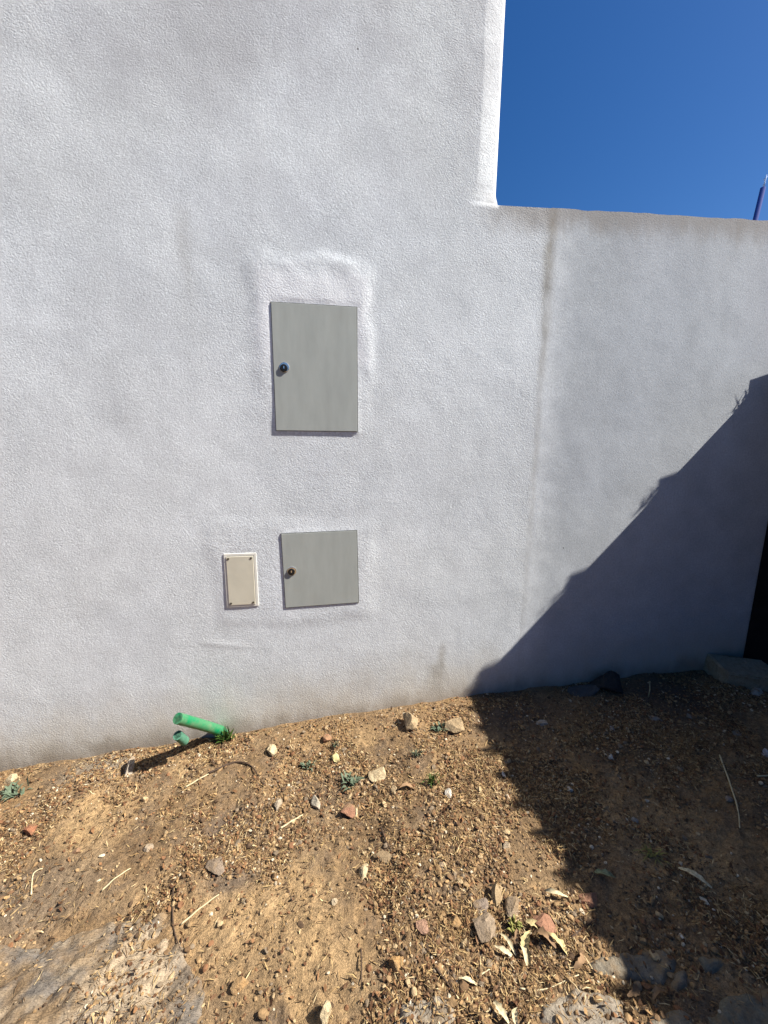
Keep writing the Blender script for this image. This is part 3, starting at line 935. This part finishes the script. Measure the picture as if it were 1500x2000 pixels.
FLAGS = [
 ([(1130, 1880), (1200, 1856), (1290, 1850), (1335, 1880), (1300, 1932), (1240, 1928), (1160, 1910)], M_FLAG, 'large grey flagstone in the shade with dead leaves below it'),
 ([(1345, 1868), (1380, 1850), (1440, 1875), (1445, 1910), (1400, 1922), (1365, 1908)], M_FLAG3, 'greenish grey flagstone in the shade right of the large one'),
 ([(1310, 1898), (1338, 1895), (1350, 1940), (1322, 1948), (1304, 1925)], M_FLAG, 'small rounded flagstone wedged between the two larger ones'),
 ([(1050, 1955), (1120, 1930), (1180, 1925), (1230, 1950), (1235, 2030), (1090, 2040), (1040, 2000)], M_FLAG2, 'flagstone at the bottom half in sunlight, half in shade'),
 ([(1400, 1945), (1480, 1925), (1560, 1930), (1580, 2040), (1390, 2040), (1375, 1985)], M_FLAG3, 'dark flagstone in the bottom right corner'),
 ([(1255, 1985), (1310, 1962), (1365, 1975), (1370, 2050), (1250, 2050)], M_FLAG, 'grey flagstone at the bottom edge between two others'),
 ([(780, 1960), (830, 1945), (890, 1955), (895, 2040), (770, 2040)], M_FLAG2, 'bluish grey flat stone at the bottom edge in full sun'),
]
for i, (poly, mt, lab) in enumerate(FLAGS):
    slab('flagstone', poly, mt, 0.022, lab, 'flagstone', 0.004, 0.006, 20+i*7, group='flagstones sunk in the soil')

# ------------------------------------------------------------------ dead leaves, twigs, weeds
def leaf_mesh(L, W, curl, r, mat):
    n = 11
    V = []; Fq = []
    tw = r.uniform(-0.9, 0.9); side = r.uniform(-.12, .12); cut = r.uniform(0.75, 1.0)
    for i in range(n):
        f = i/(n-1)
        w = W*(math.sin(math.pi*min(f*cut+0.06, 1))**0.8)*r.uniform(0.72, 1.12)
        wl, wr = w/2*r.uniform(.7, 1.15), w/2*r.uniform(.7, 1.15)
        bend = curl*L*math.sin(math.pi*f*1.1)+r.normal(0, .006)*L
        a = tw*(f-.5)
        y0 = side*L*math.sin(math.pi*f)
        cup = 0.35*w
        for q, lift in ((-wl, cup*r.uniform(.5, 1.2)), (0, 0), (wr, cup*r.uniform(.5, 1.2))):
            V.append(((f-.5)*L, y0+q*math.cos(a)-lift*math.sin(a), bend+q*math.sin(a)+lift*math.cos(a)))
    for i in range(n-1):
        a = i*3
        Fq += [(a, a+3, a+4, a+1), (a+1, a+4, a+5, a+2)]
    return np_mesh('dead_leaf', V, Fq, mat, True)
M_LEAF = [plain('dry_leaf_pale', (0.44, 0.345, 0.165), 0.8, 0.1, var=0.4, scale=130), plain('dry_leaf_straw', (0.48, 0.40, 0.24), 0.8, 0.1, var=0.4, scale=130),
          plain('dry_leaf_brown', (0.22, 0.135, 0.07), 0.8, 0.2, var=0.25, scale=60), plain('dry_leaf_green', (0.20, 0.21, 0.11), 0.8, 0.1, var=0.4, scale=130)]
LEAVES = [
 (1035, 1858, 62, 20, 70, 0, 'long pale yellow dead leaf standing steep in the rubble pile'),
 (1018, 1868, 52, 14, 95, 1, 'narrow straw coloured dead leaf left of the steep pale one'),
 (1085, 1848, 50, 17, -35, 0, 'pale yellow dead leaf pointing down to the right at the shadow edge'),
 (990, 1850, 48, 9, 120, 1, 'thin whitish dead leaf with a dark gap beside it in the rubble'),
 (985, 1868, 44, 9, -20, 1, 'thin pale dead leaf lying flat below the whitish one'),
 (1042, 1815, 34, 13, -25, 0, 'small cream dead leaf under the brick red chunk'),
 (1062, 1842, 50, 18, -40, 2, 'brown dead leaf between the two pale yellow ones'),
 (978, 1987, 42, 16, -60, 1, 'cream dead leaf at the bottom edge left of the sunlit flagstone'),
 (1010, 1996, 34, 14, 70, 1, 'cream dead leaf second from the flagstone at the bottom edge'),
 (915, 1925, 44, 10, -5, 1, 'straw coloured dead leaf lying flat below the rubble pile'),
 (1355, 1722, 58, 11, -48, 1, 'long pale dead leaf alone in the shade'),
 (1182, 1716, 44, 15, -12, 3, 'grey-green dead leaf in the shade above the dull red stone'),
 (1085, 1752, 50, 9, -20, 1, 'thin pale dead leaf crossing the shadow edge above the brick red chunk'),
 (1010, 1838, 34, 12, 60, 2, 'curled brown dead leaf in the centre of the rubble pile'),
 (795, 1545, 34, 9, 8, 2, 'rusty dead leaf lying flat below the tilted cream stone'),
 (1130, 1885, 40, 14, 35, 2, 'brown dead leaf left of the large grey flagstone'),
 (1235, 1945, 46, 16, 30, 2, 'brown dead leaf under the large grey flagstone'),
 (1290, 1955, 44, 13, 15, 2, 'brown dead leaf under the small rounded flagstone'),
]
for px, py, L, W, ang, mi, lab in LEAVES:
    r = np.random.default_rng(px*3+py)
    p = on_ground(px, py); m = px_size(p)
    o = bpy.data.objects.new('dead_leaf', leaf_mesh(L*m*0.9, W*m*0.95, r.uniform(0.08, 0.2), r, M_LEAF[mi]))
    link(o)
    o.location = p+np.array([0, 0, 0.012])
    o.rotation_euler = (r.uniform(-.5, .5), r.uniform(-.3, .3), rad(ang)-YAW)
    tag(o, lab, 'leaf', 'dead leaves on the soil')

M_TWIG = {'dark': plain('dark_twig', (0.055, 0.032, 0.018), 0.85, var=0.3, scale=80), 'straw': plain('straw', (0.52, 0.43, 0.25), 0.7, var=0.2, scale=80)}
TWIGS = [
 ([(408, 1514), (440, 1498), (465, 1491), (492, 1500), (516, 1538)], 'dark', 4, 'dark bent twig arching over the soil below the green pipe'),
 ([(362, 1542), (392, 1524), (424, 1506)], 'straw', 3, 'short straw beside the dark bent twig'),
 ([(354, 1810), (390, 1780), (428, 1752)], 'straw', 3.5, 'long pale straw on the bare ochre ground above the outcrop'),
 ([(339, 1738), (338, 1805), (349, 1850), (364, 1874)], 'dark', 3, 'thin dark root curving down beside the outcrop'),
 ([(548, 1622), (570, 1608), (592, 1596)], 'straw', 3.5, 'pale straw in the soil below the dull cream pebble'),
 ([(705, 1860), (706, 1900), (705, 1930)], 'dark', 3, 'thin dark stick pointing straight down left of the orange yellow stone'),
 ([(744, 1618), (752, 1642), (764, 1668)], 'dark', 3.5, 'dark twig above the half buried brown stone'),
 ([(1405, 1478), (1424, 1530), (1440, 1582), (1444, 1622)], 'straw', 3, 'long pale dry stalk trailing through the shade at the right'),
 ([(1478, 1520), (1504, 1519)], 'straw', 3.5, 'straw at the right edge in the shade'),
 ([(850, 1898), (872, 1926), (892, 1952)], 'dark', 4.5, 'thick dark stem below the rubble pile'),
 ([(62, 1752), (66, 1712), (84, 1700)], 'straw', 3, 'bent straw at the left above the outcrop'),
 ([(930, 1915), (944, 1908), (956, 1898)], 'straw', 3.5, 'short straw above the bottom leaves'),
 ([(1115, 1838), (1140, 1815), (1165, 1800)], 'dark', 3.5, 'dark twig in the shade right of the brick red chunk'),
 ([(1015, 1936), (1060, 1938), (1130, 1908)], 'straw', 3, 'straw stalk along the top of the sunlit flagstone'),
 ([(200, 1745), (225, 1720), (256, 1700)], 'straw', 3, 'pale straw in the streaked soil left of the centre'),
]
for poly, kind, wpx, lab in TWIGS:
    P = [on_ground(*q) for q in poly]
    m = px_size(P[0])
    # smooth the bends
    D = []
    for i in range(len(P)-1):
        for k in range(5):
            f = k/5
            p_1 = P[max(i-1, 0)]; p0_ = P[i]; p1_ = P[i+1]; p2_ = P[min(i+2, len(P)-1)]
            D.append(0.5*((2*p0_)+(p1_-p_1)*f+(2*p_1-5*p0_+4*p1_-p2_)*f*f+(-p_1+3*p0_-3*p1_+p2_)*f**3))
    D.append(P[-1])
    org = P[0].copy()
    D = [d_-org+np.array([0, 0, 0.008+0.001*math.sin(i*1.7)]) for i, d_ in enumerate(D)]
    R_ = [wpx*m/2*(1-0.5*i/len(D)) for i in range(len(D))]
    bm = bmesh.new(); add_tube(bm, D, R_, 6)
    o = bm_obj('twig', bm, M_TWIG[kind], None, True)
    o.location = org
    tag(o, lab, 'twig', 'twigs and straws on the soil')
# upright stalk before the shaded wall
p = on_ground(1266, 1362)
bm = bmesh.new(); add_tube(bm, [(0, 0, -.01), (.004, 0, .05), (-.002, .002, .105)], [.0032, .0026, .0015], 6)
o = bm_obj('twig', bm, M_TWIG['straw'], None, True); o.location = p
tag(o, 'pale stalk standing upright before the shaded wall foot', 'twig', 'twigs and straws on the soil')

M_WEED = {'green': plain('weed_green', (0.055, 0.105, 0.018), 0.6, 0.3, var=0.25, scale=70), 'grey': plain('weed_grey_green', (0.095, 0.125, 0.075), 0.7, 0.3, var=0.25, scale=70),
          'yellow': plain('weed_yellow_green', (0.20, 0.19, 0.05), 0.7, 0.3, var=0.25, scale=70)}
def blade(base, tipv, w, bend, n=4):
    base = np.array(base); tipv = np.array(tipv)
    side = np.cross(tipv-base, [0.1, 0.2, 1.0]); side /= (np.linalg.norm(side)+1e-9)
    V = []
    for i in range(n):
        f = i/n
        c = base+(tipv-base)*f+np.array([0, 0, bend*math.sin(math.pi*f)])
        ww = w*(1-f**1.5)/2*(0.6+0.8*min(f*2, 1))
        V += [c-side*ww, c+side*ww]
    V.append(tipv)
    Fq = [(2*i, 2*i+1, 2*i+3, 2*i+2) for i in range(n-1)]
    return V, Fq, (2*n-2, 2*n-1, 2*n)
WEEDS = [
 (845, 1524, 46, 30, 'green', 40, 'bright green grass tuft in the sunlit soil below the wall', 0),
 (685, 1530, 52, 26, 'grey', 34, 'grey-green weed left of the tilted cream stone', 1),
 (602, 1496, 30, 20, 'grey', 22, 'small dull green weed below the wall, right of the blocky cream stone', 1),
 (440, 1440, 44, 42, 'green', 46, 'green weed growing round the root of the green pipe', 1),
 (28, 1548, 60, 24, 'grey', 34, 'grey-green weed at the left edge below the cream stone', 1),
 (1006, 1812, 34, 26, 'yellow', 24, 'yellow-green weed amid the sunlit rubble', 1),
 (812, 1472, 30, 26, 'grey', 22, 'sparse grey-green weed below the upright buff stone', 0),
 (858, 1424, 34, 24, 'grey', 24, 'grey-green weed between the two tan stones at the wall', 1),
 (1272, 1666, 60, 16, 'yellow', 36, 'flattened yellow-green grass clump in the shade', 0),
 (656, 1455, 24, 24, 'grey', 16, 'tiny weed close to the wall above the yellowish stone', 0),
]
for px, py, wpx, hpx, kind, nb, lab, broad in WEEDS:
    r = np.random.default_rng(px+py*5)
    p = on_ground(px, py+hpx*0.2); m = px_size(p)
    V = []; Q = []; Tn = []
    W, H = wpx*m/2, hpx*m*1.1
    for _ in range(nb):
        a = r.uniform(0, 2*math.pi); q = math.sqrt(r.uniform(0, 1))
        b0_ = np.array([r.normal()*W*0.25, r.normal()*W*0.2, -0.004])
        tp = b0_+np.array([math.cos(a)*W*q, math.sin(a)*W*q*0.8, H*r.uniform(0.25, 1.0)*(1.1-0.6*q)])
        if p[1]+tp[1] > -0.01: tp[1] = -0.012-p[1]
        if p[1]+b0_[1] > -0.01: b0_[1] = -0.012-p[1]
        v, f4, f3 = blade(b0_, tp, (0.011 if broad else 0.0045)*r.uniform(.7, 1.2), 0.012)
        k = len(V); V += v
        Q += [tuple(k+i for i in f) for f in f4]; Tn.append(tuple(k+i for i in f3))
    me = bpy.data.meshes.new('weed')
    me.from_pydata([tuple(v) for v in V], [], Q+Tn)
    me.materials.append(M_WEED[kind])
    o = bpy.data.objects.new('weed', me); link(o); o.location = p
    tag(o, lab, 'weed', 'weeds on the dry soil')

# ------------------------------------------------------------------ gravel and dry litter (past counting)
def density_mask(x, y):
    d = 0.50+1.3*fbm(x*3.1, y*3.1, 101, 3)+0.8*fbm(x*9, y*9, 111, 2)
    for cx_, cy_, r_, s_ in BARE:
        d = d-1.1*s_*np.exp(-(((x-cx_)**2+(y-cy_)**2)/(r_*r_*0.8)))
    for q, r_, s_ in RICH:
        d = d+s_*np.exp(-(((x-q[0])**2+(y-q[1])**2)/(r_*r_)))
    return np.clip(d, 0.10, 1)*(1-0.78*slab_at(x, y)[1])
RICH = [(on_ground(960, 1790), .22, .7), (on_ground(680, 1550), .25, .5), (on_ground(1250, 1420), .5, .4), (on_ground(850, 1700), .3, .5), (on_ground(1100, 1890), .15, .5)]

def scatter(n, seed):
    """places on the ground, thicker towards the camera where the picture shows smaller pieces"""
    r = np.random.default_rng(seed)
    xs_ = []; ys_ = []
    need = n
    while need > 0:
        x = r.uniform(-2.0, 2.75, n*2)
        y = -1.95*r.power(1.2, n*2)-0.004
        k = r.uniform(0, 1, n*2) < density_mask(x, y)*np.clip(0.25+1.0*sstep(-0.25, 0.35, fbm(x*4.7, y*4.7, 300+seed*7, 3)), 0, 1)
        # stay where the frame can see or nearly see
        vx = (x-CAM[0]); dep = (y-CAM[1])*Fv[1]+vx*Fv[0]
        k &= (np.abs(vx*Rv[0]+(y-CAM[1])*Rv[1]) < dep*1.15+0.9)
        xs_.append(x[k]); ys_.append(y[k]); need -= int(k.sum())
    return np.concatenate(xs_)[:n], np.concatenate(ys_)[:n], r

def rand_rot(r, n, tilt):
    a = r.uniform(0, 2*math.pi, n); b = r.normal(0, tilt, n); c = r.normal(0, tilt, n)
    ca, sa, cb, sb, cc, sc = np.cos(a), np.sin(a), np.cos(b), np.sin(b), np.cos(c), np.sin(c)
    Z = np.zeros(n); I = np.ones(n)
    Rz = np.stack([ca, -sa, Z, sa, ca, Z, Z, Z, I], -1).reshape(n, 3, 3)
    Rx = np.stack([I, Z, Z, Z, cb, -sb, Z, sb, cb], -1).reshape(n, 3, 3)
    Ry = np.stack([cc, Z, sc, Z, I, Z, -sc, Z, cc], -1).reshape(n, 3, 3)
    return Rz @ Rx @ Ry

def slab_at(x, y):
    z = np.full(x.shape, -9.0); on = np.zeros(x.shape)
    for a, b, Zs, k in SLABS:
        i = np.rint((x-a[0])/(a[1]-a[0])).astype(int); j = np.rint((y-b[0])/(b[1]-b[0])).astype(int)
        ok = (i >= 0) & (j >= 0) & (i < len(a)) & (j < len(b))
        i = np.clip(i, 0, len(a)-1); j = np.clip(j, 0, len(b)-1)
        z = np.where(ok, np.maximum(z, Zs[i, j]), z); on = np.where(ok, np.maximum(on, k[i, j]), on)
    return z, on
def clods_at(x, y):
    g = ground_z(x, y)+np.clip(fbm(x*42, y*42, 71, 2), 0, 1)*0.010*sstep(0.0, 0.1, -y)
    return np.maximum(g, slab_at(x, y)[0])

def gravel(n, seed, smin, smax, power, name, mat, sub=1):
    x, y, r = scatter(n, seed)
    protos = [rock_shape(np.random.default_rng(900+seed*31+i), sub, 7)[0] for i in range(8)]
    Fq = ICO[sub][1]
    size = smin+(smax-smin)*r.power(power, n)
    size = smax-(size-smin)
    sc_ = np.stack([size*r.uniform(.8, 1.3, n), size*r.uniform(.6, 1.0, n), size*r.uniform(.35, .75, n)], -1)/2
    Rm = rand_rot(r, n, 0.35)
    pid = r.integers(0, 8, n)
    P = np.array(protos)[pid]*sc_[:, None, :]
    P = np.einsum('nij,nkj->nki', Rm, P)
    z = clods_at(x, y)+sc_[:, 2]*r.uniform(0.1, 0.8, n)
    y = np.minimum(y, -sc_.max(1))
    P += np.stack([x, y, z], -1)[:, None, :]
    nv = P.shape[1]
    Fa = Fq[None]+(np.arange(n)*nv)[:, None, None]
    o = np_obj(name, P.reshape(-1, 3), Fa.reshape(-1, 3), mat)
    return tag(o, kind='stuff')
gravel(72000, 1, 0.004, 0.015, 2.0, 'gravel', M_GRAVEL)
gravel(7000, 2, 0.010, 0.030, 2.4, 'coarse_gravel', M_GRAVEL, 2)

def litter(n, seed, Lr, Wr, name, mat, tilt):
    x, y, r = scatter(n, seed)
    L = r.uniform(*Lr, n)*r.uniform(.5, 1, n); W = r.uniform(*Wr, n)
    c = r.normal(0, .15, n)*L
    zero = np.zeros(n)
    P = np.stack([np.stack([-L/2, -W*.2, zero], -1), np.stack([-L/2, W*.2, zero], -1),
                  np.stack([zero, -W/2, c], -1), np.stack([zero, W/2, c], -1),
                  np.stack([L/2, -W*.15, zero], -1), np.stack([L/2, W*.15, zero], -1)], 1)
    Rm = rand_rot(r, n, tilt)
    P = np.einsum('nij,nkj->nki', Rm, P)
    y = np.minimum(y, -L/2-.004)
    z = clods_at(x, y)+r.uniform(0.003, 0.010, n)
    P += np.stack([x, y, z], -1)[:, None, :]
    Fa = np.array([[0, 2, 3, 1], [2, 4, 5, 3]])[None]+(np.arange(n)*6)[:, None, None]
    o = np_obj(name, P.reshape(-1, 3), Fa.reshape(-1, 4), mat)
    return tag(o, kind='stuff')
litter(52000, 11, (0.008, 0.040), (0.0012, 0.0034), 'dry_straw_litter', M_LITTER, 0.3)
litter(10000, 12, (0.010, 0.026), (0.005, 0.012), 'dry_leaf_litter', M_SCRAP, 0.45)
